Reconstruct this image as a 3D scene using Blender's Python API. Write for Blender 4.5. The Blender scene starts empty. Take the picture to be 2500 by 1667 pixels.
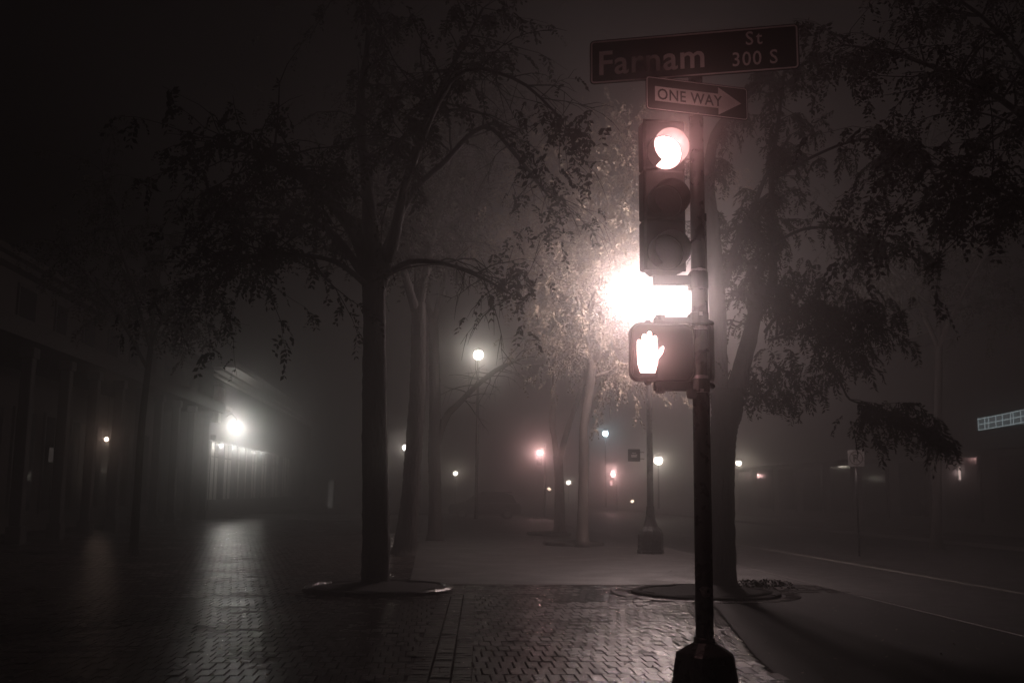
import bpy, math, random
import numpy as np
from mathutils import Matrix, Vector
random.seed(7)
rng = np.random.default_rng(11)
R = math.radians

# ------------------------------------------------------------------ camera
sc = bpy.context.scene
cam_d = bpy.data.cameras.new('camera')
cam_d.lens = 36.0; cam_d.sensor_width = 36.0; cam_d.clip_start = 0.05; cam_d.clip_end = 2000
cam = bpy.data.objects.new('camera', cam_d); sc.collection.objects.link(cam)
CAM = Matrix.Translation((0, 0, 1.6)) @ Matrix.Rotation(R(90 + 8.34), 4, 'X') @ Matrix.Rotation(0.010, 4, 'Z')
cam.matrix_world = CAM
sc.camera = cam

# ------------------------------------------------------------------ night sky
world = bpy.data.worlds.new('World'); sc.world = world; world.use_nodes = True
nt = world.node_tree
sky = nt.nodes.new('ShaderNodeTexSky'); sky.sky_type = 'NISHITA'; sky.sun_disc = False
sky.sun_elevation = R(-4.0); sky.sun_rotation = R(200)
nt.links.new(sky.outputs[0], nt.nodes['Background'].inputs[0])
nt.nodes['Background'].inputs[1].default_value = 0.02

sc.view_settings.view_transform = 'Standard'; sc.view_settings.look = 'None'
sc.view_settings.gamma = 1.0; sc.view_settings.exposure = -0.1
cy = sc.cycles
cy.max_bounces = 5; cy.diffuse_bounces = 1; cy.glossy_bounces = 2; cy.transmission_bounces = 2
cy.volume_bounces = 0; cy.transparent_max_bounces = 8
cy.sample_clamp_indirect = 1.0; cy.light_sampling_threshold = 0.0005
cy.caustics_reflective = False; cy.caustics_refractive = False
cy.use_denoising = True

FOG = ((.0076, .32), (.0125, .97))           # extinction per metre, forwardness
LAMP_COL = (1.0, 0.76, 0.73)

# ------------------------------------------------------------------ helpers
def P(px, py, y):
    """point seen at photo pixel (px, py) of 2500x1667, at y metres ahead"""
    d = CAM.to_3x3() @ Vector(((px - 1250) / 2500, -(py - 833.5) / 2500, -1))
    return Vector((0, 0, 1.6)) + d * (y / d.y)
def G(px, py, z=0.0):
    d = CAM.to_3x3() @ Vector(((px - 1250) / 2500, -(py - 833.5) / 2500, -1))
    return Vector((0, 0, 1.6)) + d * ((z - 1.6) / d.z)
RB = R(4.5)
RF = Matrix.Rotation(RB, 4, 'Z')           # road frame: u to the right, v along the street
def F(u, v, z=0.0): return RF @ Vector((u, v, z))

def put(o): sc.collection.objects.link(o); return o
def tag(o, label=None, cat=None, group=None, kind=None):
    if label: o['label'] = label
    if cat: o['category'] = cat
    if group: o['group'] = group
    if kind: o['kind'] = kind
    return o
def thing(name, loc, label, cat, group=None):
    o = bpy.data.objects.new(name, None); o.empty_display_size = 0.2
    o.location = loc; put(o); tag(o, label, cat, group); return o
def origin(o):
    v = Vector((0, 0, 0))
    while o is not None: v += Vector(o.location); o = o.parent
    return v

class MB:
    def __init__(s, mat=None): s.v = []; s.f = []; s.M = mat if mat is not None else Matrix.Identity(4)
    def add(s, vs, fs):
        n = len(s.v); s.v += [s.M @ Vector(v) for v in vs]; s.f += [[i + n for i in f] for f in fs]; return s
    def box(s, a, b, bev=0.0):
        x0, y0, z0 = [min(a[i], b[i]) for i in range(3)]; x1, y1, z1 = [max(a[i], b[i]) for i in range(3)]
        if bev <= 0:
            vs = [(x, y, z) for z in (z0, z1) for y in (y0, y1) for x in (x0, x1)]
            return s.add(vs, [(0, 2, 3, 1), (4, 5, 7, 6), (0, 1, 5, 4), (2, 6, 7, 3), (0, 4, 6, 2), (1, 3, 7, 5)])
        # chamfered vertical edges and top/bottom
        b_ = bev
        def ring(z, k): return [(x0 + k + b_, y0 + k, z), (x1 - k - b_, y0 + k, z), (x1 - k, y0 + k + b_, z), (x1 - k, y1 - k - b_, z),
                                (x1 - k - b_, y1 - k, z), (x0 + k + b_, y1 - k, z), (x0 + k, y1 - k - b_, z), (x0 + k, y0 + k + b_, z)]
        return s.loft([ring(z0, b_ * .7), ring(z0 + b_, 0), ring(z1 - b_, 0), ring(z1, b_ * .7)])
    def loft(s, rings, caps=True, closed=True):
        n = len(rings[0]); vs = [p for r in rings for p in r]; fs = []
        for i in range(len(rings) - 1):
            for j in range(n if closed else n - 1):
                k = (j + 1) % n
                fs.append((i * n + j, i * n + k, (i + 1) * n + k, (i + 1) * n + j))
        if caps: fs.append(tuple(range(n))[::-1]); fs.append(tuple(range((len(rings) - 1) * n, len(rings) * n)))
        return s.add(vs, fs)
    def lathe(s, prof, n=20, c=(0, 0), z0=0, caps=True):
        return s.loft([[(c[0] + r * math.cos(2 * math.pi * k / n), c[1] + r * math.sin(2 * math.pi * k / n), z0 + z) for k in range(n)] for r, z in prof], caps)
    def tube(s, pts, rad, n=8, wob=0.0):
        pts = [Vector(p) for p in pts]
        if not hasattr(rad, '__len__'): rad = [rad] * len(pts)
        rings = []; prev = None
        for i, p in enumerate(pts):
            d = (pts[min(i + 1, len(pts) - 1)] - pts[max(i - 1, 0)])
            d = d.normalized() if d.length > 1e-9 else Vector((0, 0, 1))
            if prev is None:
                a = Vector((1, 0, 0)) if abs(d.x) < .9 else Vector((0, 1, 0))
                x = a.cross(d).normalized()
            else:
                x = (prev - d * prev.dot(d)).normalized()
            prev = x; y = d.cross(x)
            rings.append([p + (x * math.cos(2 * math.pi * k / n) + y * math.sin(2 * math.pi * k / n)) * rad[i] * (1 + (random.uniform(-wob, wob) if wob else 0)) for k in range(n)])
        return s.loft(rings)
    def prism(s, poly, y0, y1):
        """polygon in x,z extruded along y"""
        n = len(poly)
        return s.add([(x, y0, z) for x, z in poly] + [(x, y1, z) for x, z in poly],
                     [tuple(range(n)), tuple(range(n, 2 * n))[::-1]] + [(i, i + n, (i + 1) % n + n, (i + 1) % n) for i in range(n)])
    def prism_z(s, poly, z0, z1):
        n = len(poly)
        return s.add([(x, y, z0) for x, y in poly] + [(x, y, z1) for x, y in poly],
                     [tuple(range(n))[::-1], tuple(range(n, 2 * n))] + [(i, (i + 1) % n, (i + 1) % n + n, i + n) for i in range(n)])
    def build(s, name, mat, parent=None, smooth=False):
        o0 = origin(parent) if parent is not None else Vector((0, 0, 0))
        me = bpy.data.meshes.new(name)
        me.from_pydata([tuple(v - o0) for v in s.v], [], s.f)
        me.validate(); me.update()
        import bmesh
        bm = bmesh.new(); bm.from_mesh(me); bmesh.ops.recalc_face_normals(bm, faces=bm.faces); bm.to_mesh(me); bm.free()
        if smooth:
            me.polygons.foreach_set('use_smooth', [len(p.vertices) <= 4 for p in me.polygons])
        me.materials.append(mat)
        o = put(bpy.data.objects.new(name, me)); o.parent = parent
        return o

def light(kind, loc, power, col, parent, radius=0.05, **kw):
    d = bpy.data.lights.new('bulb_light', kind); d.energy = power; d.color = col
    if kind in ('POINT', 'SPOT'): d.shadow_soft_size = radius
    for k, v in kw.items(): setattr(d, k, v)
    o = put(bpy.data.objects.new('bulb_light', d)); o.parent = parent
    o.location = Vector(loc) - (origin(parent) if parent is not None else Vector((0, 0, 0)))
    return o

# ------------------------------------------------------------------ materials
def mat(name, col, rough=0.6, metal=0.0, noise=0.0, nscale=5.0, bump=0.0, bscale=40.0, spec=0.5, stretch=None, rvar=0.0):
    m = bpy.data.materials.new(name); m.use_nodes = True; n = m.node_tree; b = n.nodes['Principled BSDF']
    b.inputs['Base Color'].default_value = (*col, 1); b.inputs['Roughness'].default_value = rough
    b.inputs['Metallic'].default_value = metal; b.inputs['Specular IOR Level'].default_value = spec
    tc = n.nodes.new('ShaderNodeTexCoord'); mp = n.nodes.new('ShaderNodeMapping')
    n.links.new(tc.outputs['Object'], mp.inputs[0])
    if stretch: mp.inputs['Scale'].default_value = stretch
    if noise:
        t = n.nodes.new('ShaderNodeTexNoise'); t.inputs['Scale'].default_value = nscale; t.inputs['Detail'].default_value = 6
        n.links.new(mp.outputs[0], t.inputs['Vector'])
        r = n.nodes.new('ShaderNodeValToRGB'); r.color_ramp.elements[0].position = .3; r.color_ramp.elements[1].position = .7
        r.color_ramp.elements[0].color = (*[max(0, c * (1 - noise)) for c in col], 1)
        r.color_ramp.elements[1].color = (*[min(1, c * (1 + noise)) for c in col], 1)
        n.links.new(t.outputs['Fac'], r.inputs[0]); n.links.new(r.outputs[0], b.inputs['Base Color'])
        if rvar:
            q = n.nodes.new('ShaderNodeMapRange'); q.inputs['To Min'].default_value = max(.05, rough - rvar); q.inputs['To Max'].default_value = min(1, rough + rvar)
            q.inputs['From Min'].default_value = .3; q.inputs['From Max'].default_value = .7
            n.links.new(t.outputs['Fac'], q.inputs['Value']); n.links.new(q.outputs[0], b.inputs['Roughness'])
    if bump:
        t2 = n.nodes.new('ShaderNodeTexNoise'); t2.inputs['Scale'].default_value = bscale; t2.inputs['Detail'].default_value = 5
        n.links.new(mp.outputs[0], t2.inputs['Vector'])
        bp = n.nodes.new('ShaderNodeBump'); bp.inputs['Strength'].default_value = min(1, bump); bp.inputs['Distance'].default_value = .02 * max(1, bump)
        n.links.new(t2.outputs['Fac'], bp.inputs['Height']); n.links.new(bp.outputs[0], b.inputs['Normal'])
    return m
def emis(name, col, strength):
    m = bpy.data.materials.new(name); m.use_nodes = True; b = m.node_tree.nodes['Principled BSDF']
    b.inputs['Base Color'].default_value = (*[c * .3 for c in col], 1)
    b.inputs['Emission Color'].default_value = (*col, 1); b.inputs['Emission Strength'].default_value = strength
    return m

def brick_mat():
    m = bpy.data.materials.new('wet_brick'); m.use_nodes = True; n = m.node_tree; b = n.nodes['Principled BSDF']
    at = n.nodes.new('ShaderNodeAttribute'); at.attribute_name = 'tone'
    tc = n.nodes.new('ShaderNodeTexCoord')
    t = n.nodes.new('ShaderNodeTexNoise'); t.inputs['Scale'].default_value = 14; t.inputs['Detail'].default_value = 8
    n.links.new(tc.outputs['Object'], t.inputs['Vector'])
    r = n.nodes.new('ShaderNodeValToRGB')
    r.color_ramp.elements[0].color = (.016, .012, .011, 1); r.color_ramp.elements[1].color = (.060, .044, .040, 1)
    ad = n.nodes.new('ShaderNodeMath'); ad.operation = 'MULTIPLY_ADD'; ad.inputs[1].default_value = .5
    n.links.new(t.outputs['Fac'], ad.inputs[0])
    md = n.nodes.new('ShaderNodeMath'); md.operation = 'MULTIPLY'; md.inputs[1].default_value = .6
    n.links.new(at.outputs['Fac'], md.inputs[0]); n.links.new(md.outputs[0], ad.inputs[2])
    n.links.new(ad.outputs[0], r.inputs[0]); n.links.new(r.outputs[0], b.inputs['Base Color'])
    q = n.nodes.new('ShaderNodeMapRange'); q.inputs['From Min'].default_value = .32; q.inputs['From Max'].default_value = .72
    q.inputs['To Min'].default_value = .16; q.inputs['To Max'].default_value = .32
    t3 = n.nodes.new('ShaderNodeTexNoise'); t3.inputs['Scale'].default_value = 3.5; t3.inputs['Detail'].default_value = 7
    n.links.new(tc.outputs['Object'], t3.inputs['Vector'])
    t4 = n.nodes.new('ShaderNodeTexNoise'); t4.inputs['Scale'].default_value = .55; t4.inputs['Detail'].default_value = 4
    n.links.new(tc.outputs['Object'], t4.inputs['Vector'])
    q4 = n.nodes.new('ShaderNodeMapRange'); q4.inputs['From Min'].default_value = .38; q4.inputs['From Max'].default_value = .62
    q4.inputs['To Min'].default_value = .75; q4.inputs['To Max'].default_value = 1.35
    n.links.new(t4.outputs['Fac'], q4.inputs['Value'])
    m4 = n.nodes.new('ShaderNodeMath'); m4.operation = 'MULTIPLY'; n.links.new(q.outputs[0], m4.inputs[0]); n.links.new(q4.outputs[0], m4.inputs[1])
    n.links.new(t3.outputs['Fac'], q.inputs['Value']); n.links.new(m4.outputs[0], b.inputs['Roughness'])
    b.inputs['Specular IOR Level'].default_value = .38
    t2 = n.nodes.new('ShaderNodeTexNoise'); t2.inputs['Scale'].default_value = 60; t2.inputs['Detail'].default_value = 6; t2.inputs['Roughness'].default_value = .65
    n.links.new(tc.outputs['Object'], t2.inputs['Vector'])
    bp = n.nodes.new('ShaderNodeBump'); bp.inputs['Strength'].default_value = .55; bp.inputs['Distance'].default_value = .006
    n.links.new(t2.outputs['Fac'], bp.inputs['Height']); n.links.new(bp.outputs[0], b.inputs['Normal'])
    return m

M_brick = brick_mat()
M_joint = mat('joint_sand', (.02, .017, .015), .95, noise=.4, nscale=30, bump=.4, bscale=90)
M_asphalt = mat('asphalt', (.035, .033, .033), .5, noise=.35, nscale=3, bump=.7, bscale=120, rvar=.15)
M_conc = mat('concrete', (.045, .040, .039), .55, noise=.3, nscale=1.3, bump=.4, bscale=60, rvar=.18)
M_kerb = mat('kerb_stone', (.11, .10, .10), .5, noise=.25, nscale=6, bump=.4, bscale=50)
M_granite = mat('planter_granite', (.30, .28, .27), .28, noise=.3, nscale=20, bump=.2, bscale=80)
M_line = mat('road_paint', (.26, .25, .23), .6, noise=.6, nscale=9, bump=.3, bscale=80)
M_soil = mat('mulch', (.014, .011, .009), .9, noise=.5, nscale=25, bump=1.0, bscale=30)
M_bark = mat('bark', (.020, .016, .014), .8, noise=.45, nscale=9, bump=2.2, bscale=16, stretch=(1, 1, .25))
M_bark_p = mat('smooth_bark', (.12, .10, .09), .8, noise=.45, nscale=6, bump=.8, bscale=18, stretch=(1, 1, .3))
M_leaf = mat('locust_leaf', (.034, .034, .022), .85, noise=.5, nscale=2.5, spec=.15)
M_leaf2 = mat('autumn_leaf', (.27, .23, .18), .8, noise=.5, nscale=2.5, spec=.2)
M_black = mat('black_painted_steel', (.018, .017, .017), .30, noise=.3, nscale=12, bump=.12, bscale=70, rvar=.1)
M_hous = mat('signal_housing_plastic', (.011, .010, .010), .45, noise=.3, nscale=10, bump=.1, bscale=60)
M_band = mat('stainless_band', (.45, .42, .42), .35, metal=1.0, noise=.2, nscale=40)
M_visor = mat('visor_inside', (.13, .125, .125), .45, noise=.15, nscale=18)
M_lensoff = mat('unlit_lens', (.012, .011, .010), .5, bump=.3, bscale=70)
M_ledface = mat('led_face', (.012, .011, .011), .22, noise=.2, nscale=30)
M_signback = mat('sign_green', (.020, .032, .026), .5, noise=.15, nscale=6)
M_signblk = mat('sign_black', (.022, .020, .020), .5, noise=.15, nscale=6)
M_signwht = mat('sign_white', (.70, .68, .66), .45, noise=.12, nscale=9)
M_sticker = mat('torn_sticker', (.20, .19, .18), .7, noise=.3, nscale=60)
M_wall = mat('brick_wall_dark', (.06, .052, .048), .85, noise=.3, nscale=1.5, bump=.5, bscale=14)
M_wallp = mat('pale_plaster', (.10, .095, .09), .8, noise=.25, nscale=2.2, bump=.3, bscale=12)
M_trim = mat('dark_trim', (.03, .028, .026), .6, noise=.3, nscale=4)
M_palet = mat('pale_trim', (.65, .63, .60), .55, noise=.2, nscale=5)
M_glass = mat('dark_window_glass', (.02, .02, .022), .08, noise=.1, spec=.15)
M_panel = mat('pale_shop_blind', (.72, .70, .67), .8, noise=.3, nscale=3.0, stretch=(1, 1, .2))
M_carp = mat('car_paint_dark', (.03, .03, .035), .25, noise=.1)
M_carg = mat('car_glass', (.03, .035, .035), .08)
M_tyre = mat('tyre_rubber', (.015, .015, .015), .85)
M_rim = mat('rim_alloy', (.35, .35, .35), .35, metal=.9)
M_red = emis('signal_red_glow', (1.0, .50, .48), 7)
M_hand = emis('hand_symbol_glow', (1.0, .58, .55), 7)
M_lampw = emis('lamp_globe_glow', (1.0, .84, .80), 4)
M_wallw = emis('lantern_glow', (1.0, .98, .92), 10)
M_smallw = emis('small_bulb_glow', (1.0, .72, .55), 18)
M_farw = emis('far_lamp_glow', (1.0, .92, .78), 22)
M_farr = emis('far_red_glow', (1.0, .50, .48), 50)
M_farb = emis('far_bluish_glow', (.70, .92, 1.0), 35)

# ------------------------------------------------------------------ ground, road, pavements
def sheet(name, pts, z, m, parent=None, thick=None):
    b = MB()
    if thick: b.prism_z([(p[0], p[1]) for p in pts], z - thick, z)
    else: b.add([(p[0], p[1], z) for p in pts], [tuple(range(len(pts)))])
    o = b.build(name, m, parent); tag(o, kind='structure'); return o
def fp(u, v): p = F(u, v); return (p.x, p.y)
KU = 6.92        # kerb line, metres right of the camera in the street's frame
sheet('ground', [(-160, -30), (160, -30), (160, 260), (-160, 260)], -0.16, M_asphalt)
sheet('road', [fp(KU + .15, -20), fp(19, -20), fp(19, 220), fp(KU + .15, 220)], -0.13, M_asphalt)
sheet('far_pavement', [fp(19, -20), fp(23.5, -20), fp(23.5, 220), fp(19, 220)], 0.0, M_conc, thick=.2)
kb = MB(RF)
v = -10.0
while v < 70:
    L = 1.8
    kb.box((KU, v + .006, -.15), (KU + .15, v + L - .006, .003), .02); v += L
k1 = kb.build('kerb', M_kerb); tag(k1, kind='structure')
lb = MB(RF); lb.add([(10.68, -5, -.126), (10.81, -5, -.126), (10.81, 120, -.126), (10.68, 120, -.126)], [(0, 1, 2, 3)])
tag(lb.build('lane_marking', M_line), kind='structure')
# pavement: joint bed, concrete part, brick part (real bricks, laid in a running bond)
sheet('pavement_bed', [fp(-13, 1), fp(KU, 1), fp(KU, 62), fp(-13, 62)], -0.013, M_joint)
sheet('concrete_pavement', [fp(-.3, 18.26), fp(KU, 18.26), fp(KU, 62), fp(-.3, 62)], 0.001, M_conc)
sheet('cross_street', [fp(-60, 62), fp(KU + .15, 62), fp(KU + .15, 76), fp(-60, 76)], -0.126, M_asphalt)
sheet('next_block_pavement', [fp(-60, 76), fp(KU, 76), fp(KU, 220), fp(-60, 220)], 0.0, M_conc, thick=.2)

SHADE_EDGE = ((4.55, 16.9), (3.3, 10.4), (2.35, 3.5))      # edge of the dark sheet that stands in for shade on the bricks
def in_shade_patch(u, v):
    for (u0, v0), (u1, v1) in zip(SHADE_EDGE, SHADE_EDGE[1:]):
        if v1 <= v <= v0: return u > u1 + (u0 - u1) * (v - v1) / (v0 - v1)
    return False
sheet('shade_patch', [fp(2.35, 3.5), fp(KU, 3.5), fp(KU, 18.2), fp(4.8, 18.2), fp(4.55, 16.9), fp(3.3, 10.4)], -0.002, mat('shade_patch_dark', (.020, .018, .018), .75, noise=.4, nscale=2.5, bump=.6, bscale=90))  # matte dark ground replaces bricks here, shade put into its colour
PITS = []  # (centre, radius) of tree pits, filled before the bricks are laid
def pit(px, py, r): c = G(px, py); PITS.append((c, r)); return c
cA = pit(925, 1440, 1.22); cF = pit(1722, 1448, 1.25)
def lay_bricks():
    Wb, Lb = .125, .34
    inv = RF.inverted()
    pits = [(inv @ c, r) for c, r in PITS]
    vs = []; tone = []
    u0, u1, v0, v1 = -13.0, KU - .02, 3.6, 57.0
    vv = v0; row = 0
    while vv < v1:
        row += 1
        u = u0 + (row % 2) * Wb / 2 + random.uniform(-.008, .008)
        while u < u1:
            cu, cv = u + Wb / 2, vv + Lb / 2
            wpt = F(cu, cv)
            vis = abs(wpt.x) < .56 * wpt.y + 1.0
            bx = wpt.x + .030 * wpt.y + .02       # crosswise band that runs out from the camera
            if vis and not (cv > 40 and cu > -4) and not in_shade_patch(cu, cv) and not (cu > -.3 and cv > 18.25) and not any((cu - c.x) ** 2 + (cv - c.y) ** 2 < (r + .27) ** 2 for c, r in pits) and not (-.57 < bx < -.08 and wpt.y < 18.1):
                vs.append((cu, cv, Wb, Lb, 0.0)); tone.append(random.random())
            u += Wb
        vv += Lb
    quads = []
    V = []; Fc = []; T = []
    def one(cx, cy, w, l, ang, t, zoff=0.0):
        g = .0045
        h = zoff + random.uniform(-.0025, .0025) + (random.random() < .02) * -.007
        tx, ty = random.gauss(0, .014), random.gauss(0, .014)
        hw, hl = w / 2 - g, l / 2 - g
        ch = .0035
        n = len(V)
        ca, sa = math.cos(ang), math.sin(ang)
        for (k, zz) in ((0, -.022), (0, -.005), (ch, 0)):
            for sx, sy in ((-1, -1), (1, -1), (1, 1), (-1, 1)):
                x = sx * (hw - k); y = sy * (hl - k)
                V.append((cx + x * ca - y * sa, cy + x * sa + y * ca, h + zz + (x * tx + y * ty if zz > -.02 else 0)))
        for r_ in (0, 4):
            for j in range(4):
                k2 = (j + 1) % 4
                Fc.append((n + r_ + j, n + r_ + k2, n + r_ + 4 + k2, n + r_ + 4 + j)); T.append(t)
        Fc.append((n + 8, n + 9, n + 10, n + 11)); T.append(t)
    for (cu, cv, w, l, a), t in zip(vs, tone):
        p = F(cu, cv); one(p.x, p.y, w, l, RB, t)
    # band of bricks laid crosswise, three wide
    y = 3.6
    while y < 18.1:
        for k in range(3):
            cx = -.02 - .030 * y - .02 - .28 + (k - 1) * .19
            one(cx, y, .185, .135 if k != 1 else .135, math.atan(.030), random.random() * .6 + .4, .005)
        y += .135
    # rings of bricks round the tree pits
    for c, r in PITS:
        nb = int(2 * math.pi * (r + .13) / .125)
        for k in range(nb):
            a = 2 * math.pi * k / nb
            one(c.x + (r + .135) * math.cos(a), c.y + (r + .135) * math.sin(a), 2 * math.pi * (r + .1) / nb, .25, a - math.pi / 2 , random.random() * .5 + 1.3, .006)
    me = bpy.data.meshes.new('brick_pavement'); me.from_pydata(V, [], Fc); me.update()
    at = me.attributes.new('tone', 'FLOAT', 'FACE'); at.data.foreach_set('value', T)
    me.materials.append(M_brick); me.materials.append(M_joint)
    me.polygons.foreach_set('material_index', [0 if k % 9 == 8 else 1 for k in range(len(Fc))])
    o = put(bpy.data.objects.new('brick_pavement', me)); tag(o, kind='structure')
lay_bricks()

# ------------------------------------------------------------------ tree pits
M_edge = mat('dark_granite', (.07, .066, .063), .22, noise=.3, nscale=20, bump=.2, bscale=80)
def planter(c, r, label, low=False, m=M_granite, h=.10):
    t = thing('tree_pit', c, label, 'tree pit', 'tree pits along the pavement')
    b = MB(); n = 40
    prof = [(r, -.02), (r, h * .7), (r - .03, h), (r - .12, h), (r - .14, h * .6), (r - .14, -.02)]
    segs = 10
    for s_ in range(segs):
        a0 = 2 * math.pi * s_ / segs + .008; a1 = 2 * math.pi * (s_ + 1) / segs - .008
        dz = random.uniform(-.006, .006)
        rings = []
        for k in range(5):
            a = a0 + (a1 - a0) * k / 4
            rings.append([(c.x + q * math.cos(a), c.y + q * math.sin(a), z + dz) for q, z in prof])
        b.loft(rings)
    b.build('stone_edging', m, t)
    s = MB(); rr = r - .15; rings = []
    for q in (1, .8, .55, .3, .08):
        rings.append([(c.x + rr * q * math.cos(2 * math.pi * k / 24), c.y + rr * q * math.sin(2 * math.pi * k / 24), h * .55 + .10 * (1 - q) + random.uniform(-.022, .022)) for k in range(24)])
    s.loft(rings); s.build('mulch', M_soil, t, True)
    return t
planter(cA, 1.2, 'low tree pit with steel-bright edge around the big left tree trunk', m=M_edge, h=.08)
planter(cF, 1.2, 'tree pit ringed by pale bricks behind the traffic light pole', h=.05, m=M_soil)

# ------------------------------------------------------------------ trees
def frond_batch(anchors, dirs, size, nleaf, out_v, out_f, droop=1.0):
    """pinnate leaves: a drooping stalk with leaflet quads on both sides"""
    for p, d in zip(anchors, dirs):
        L = size * rng.uniform(.6, 1.35)
        side = np.cross(d, (0, 0, 1.0)); ns = np.linalg.norm(side)
        side = side / ns if ns > 1e-6 else np.array((1.0, 0, 0))
        side = side * .8 + rng.normal(0, .35, 3)
        for k in range(nleaf):
            s = (k // 2 + .6) / (nleaf / 2)
            c = p + d * L * s * (1 - .35 * s) + np.array((0, 0, -1)) * L * .75 * droop * s * s
            sg = 1 if k % 2 else -1
            w = L * .34 * (1 - .45 * abs(s - .45)) * rng.uniform(.7, 1.25)
            a = sg * side + d * .45 + np.array((0, 0, -.55)) + rng.normal(0, .25, 3); a /= np.linalg.norm(a)
            b = np.cross(a, rng.normal(0, 1, 3)); b /= (np.linalg.norm(b) + 1e-9)
            hw = w * (.26 if nleaf < 18 else .17)
            n = len(out_v)
            out_v.extend([c, c + a * w * .45 + b * hw, c + a * w, c + a * w * .45 - b * hw])
            out_f.append((n, n + 1, n + 2, n + 3))

def smooth_path(pts, k=4):
    """Catmull-Rom through the points"""
    out = []; n = len(pts)
    for i in range(n - 1):
        p0, p1, p2, p3 = pts[max(i - 1, 0)], pts[i], pts[i + 1], pts[min(i + 2, n - 1)]
        for j in range(k):
            t = j / k
            out.append([(.5 * (2 * b + (-a + c) * t + (2 * a - 5 * b + 4 * c - d) * t * t + (-a + 3 * b - 3 * c + d) * t ** 3)) for a, b, c, d in zip(p0, p1, p2, p3)])
    out.append(list(pts[-1])); return out

def tree(name, label, base_y, trunk, limbs, bark, leaf, group=None, twigs=5, tlen=1.6, fsize=.26, nleaf=12, per=9,
         flare=1.35, extra=None, crown_from=.35, droop=1.0, cat='tree', bare=()):
    """trunk / limbs: lists of (px, py, width_px[, depth offset]) in the photo, turned into 3-D at the tree's distance"""
    def conv(l):
        o = []
        for q in l:
            y = base_y + (q[3] if len(q) > 3 else 0); p = P(q[0], q[1], y)
            o.append((p.x, p.y, p.z, q[2] * y / 2500 / 2))
        return smooth_path(o)
    T = smooth_path(conv(trunk), 3)
    base = Vector((T[0][0], T[0][1], 0))
    root = thing(name, base, label, cat, group)
    b = MB()
    T[0][2] = -.05
    pts = [t[:3] for t in T]; rad = [t[3] for t in T]
    rad[0] *= flare; rad[1] *= 1 + (flare - 1) * .35
    b.tube(pts, rad, 18, .045)
    b.build('trunk', bark, root, True)
    limb_paths = [conv(l) for l in limbs]
    lv, lf = [], []
    tw = MB()
    for li, lp in enumerate(limb_paths):
        lb_ = MB(); lb_.tube([q[:3] for q in lp], [max(q[3], .008) for q in lp], 9, .06)
        lb_.build('limb', bark, root, True)
    anchors, dirs = [], []
    tmp = []
    for li, lp in enumerate(limb_paths):
        n = len(lp); isbare = li in bare
        for i in range(int(n * crown_from), n):
            for _ in range(twigs if not isbare else 2):
                if random.random() > .75 and not isbare: continue
                q = np.array(lp[i][:3]); nxt = np.array(lp[min(i + 1, n - 1)][:3]) - np.array(lp[max(i - 1, 0)][:3])
                nxt /= (np.linalg.norm(nxt) + 1e-9)
                d = nxt * .6 + rng.normal(0, .75, 3); d[2] = d[2] * .6 + .15; d /= np.linalg.norm(d)
                L = tlen * rng.uniform(.5, 1.25) * (.65 if isbare else 1); steps = 6; pts = [q.copy()]; ds = []
                for s in range(steps):
                    d = d + rng.normal(0, .16, 3) + np.array((0, 0, -.10 * droop)); d /= np.linalg.norm(d)
                    pts.append(pts[-1] + d * L / steps); ds.append(d.copy())
                r0 = min(lp[i][3] * .45, .022)
                tw.tube(pts, [max(r0 * (1 - .8 * s / steps), .003) for s in range(steps + 1)], 4)
                if isbare:
                    for s in range(2, steps):
                        dd = ds[s] + rng.normal(0, .5, 3); dd /= np.linalg.norm(dd)
                        tw.tube([pts[s], pts[s] + dd * L * .2, pts[s] + dd * L * .33 + np.array((0, 0, -.05))], [.006, .004, .002], 3)
                    continue
                for _k in range(per):
                    s = rng.uniform(.8, steps - .01); si = int(s); fr = s - si
                    a = pts[si] * (1 - fr) + pts[si + 1] * fr
                    dd = ds[si] * .5 + rng.normal(0, .6, 3); dd[2] = dd[2] * .4 - .15; dd /= np.linalg.norm(dd)
                    anchors.append(a); dirs.append(dd)
    if extra:
        for (px, py, dy, sx, sz, cnt) in extra:      # separate hanging clusters
            c0 = P(px, py, base_y + dy)
            for _ in range(cnt):
                a = np.array(c0) + rng.normal(0, 1, 3) * np.array((sx, sx, sz))
                dd = rng.normal(0, 1, 3); dd[2] = -abs(dd[2]) * .3; dd /= np.linalg.norm(dd)
                anchors.append(a); dirs.append(dd)
    frond_batch(anchors, dirs, fsize, nleaf, lv, lf, droop)
    tw.build('twigs', bark, root)
    if lf:
        me = bpy.data.meshes.new('crown'); me.from_pydata([tuple(np.array(v) - np.array(base)) for v in lv], [], lf); me.update()
        me.materials.append(leaf); o = put(bpy.data.objects.new('crown', me)); o.parent = root
    print(name, 'leaves', len(lf))
    return root

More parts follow.
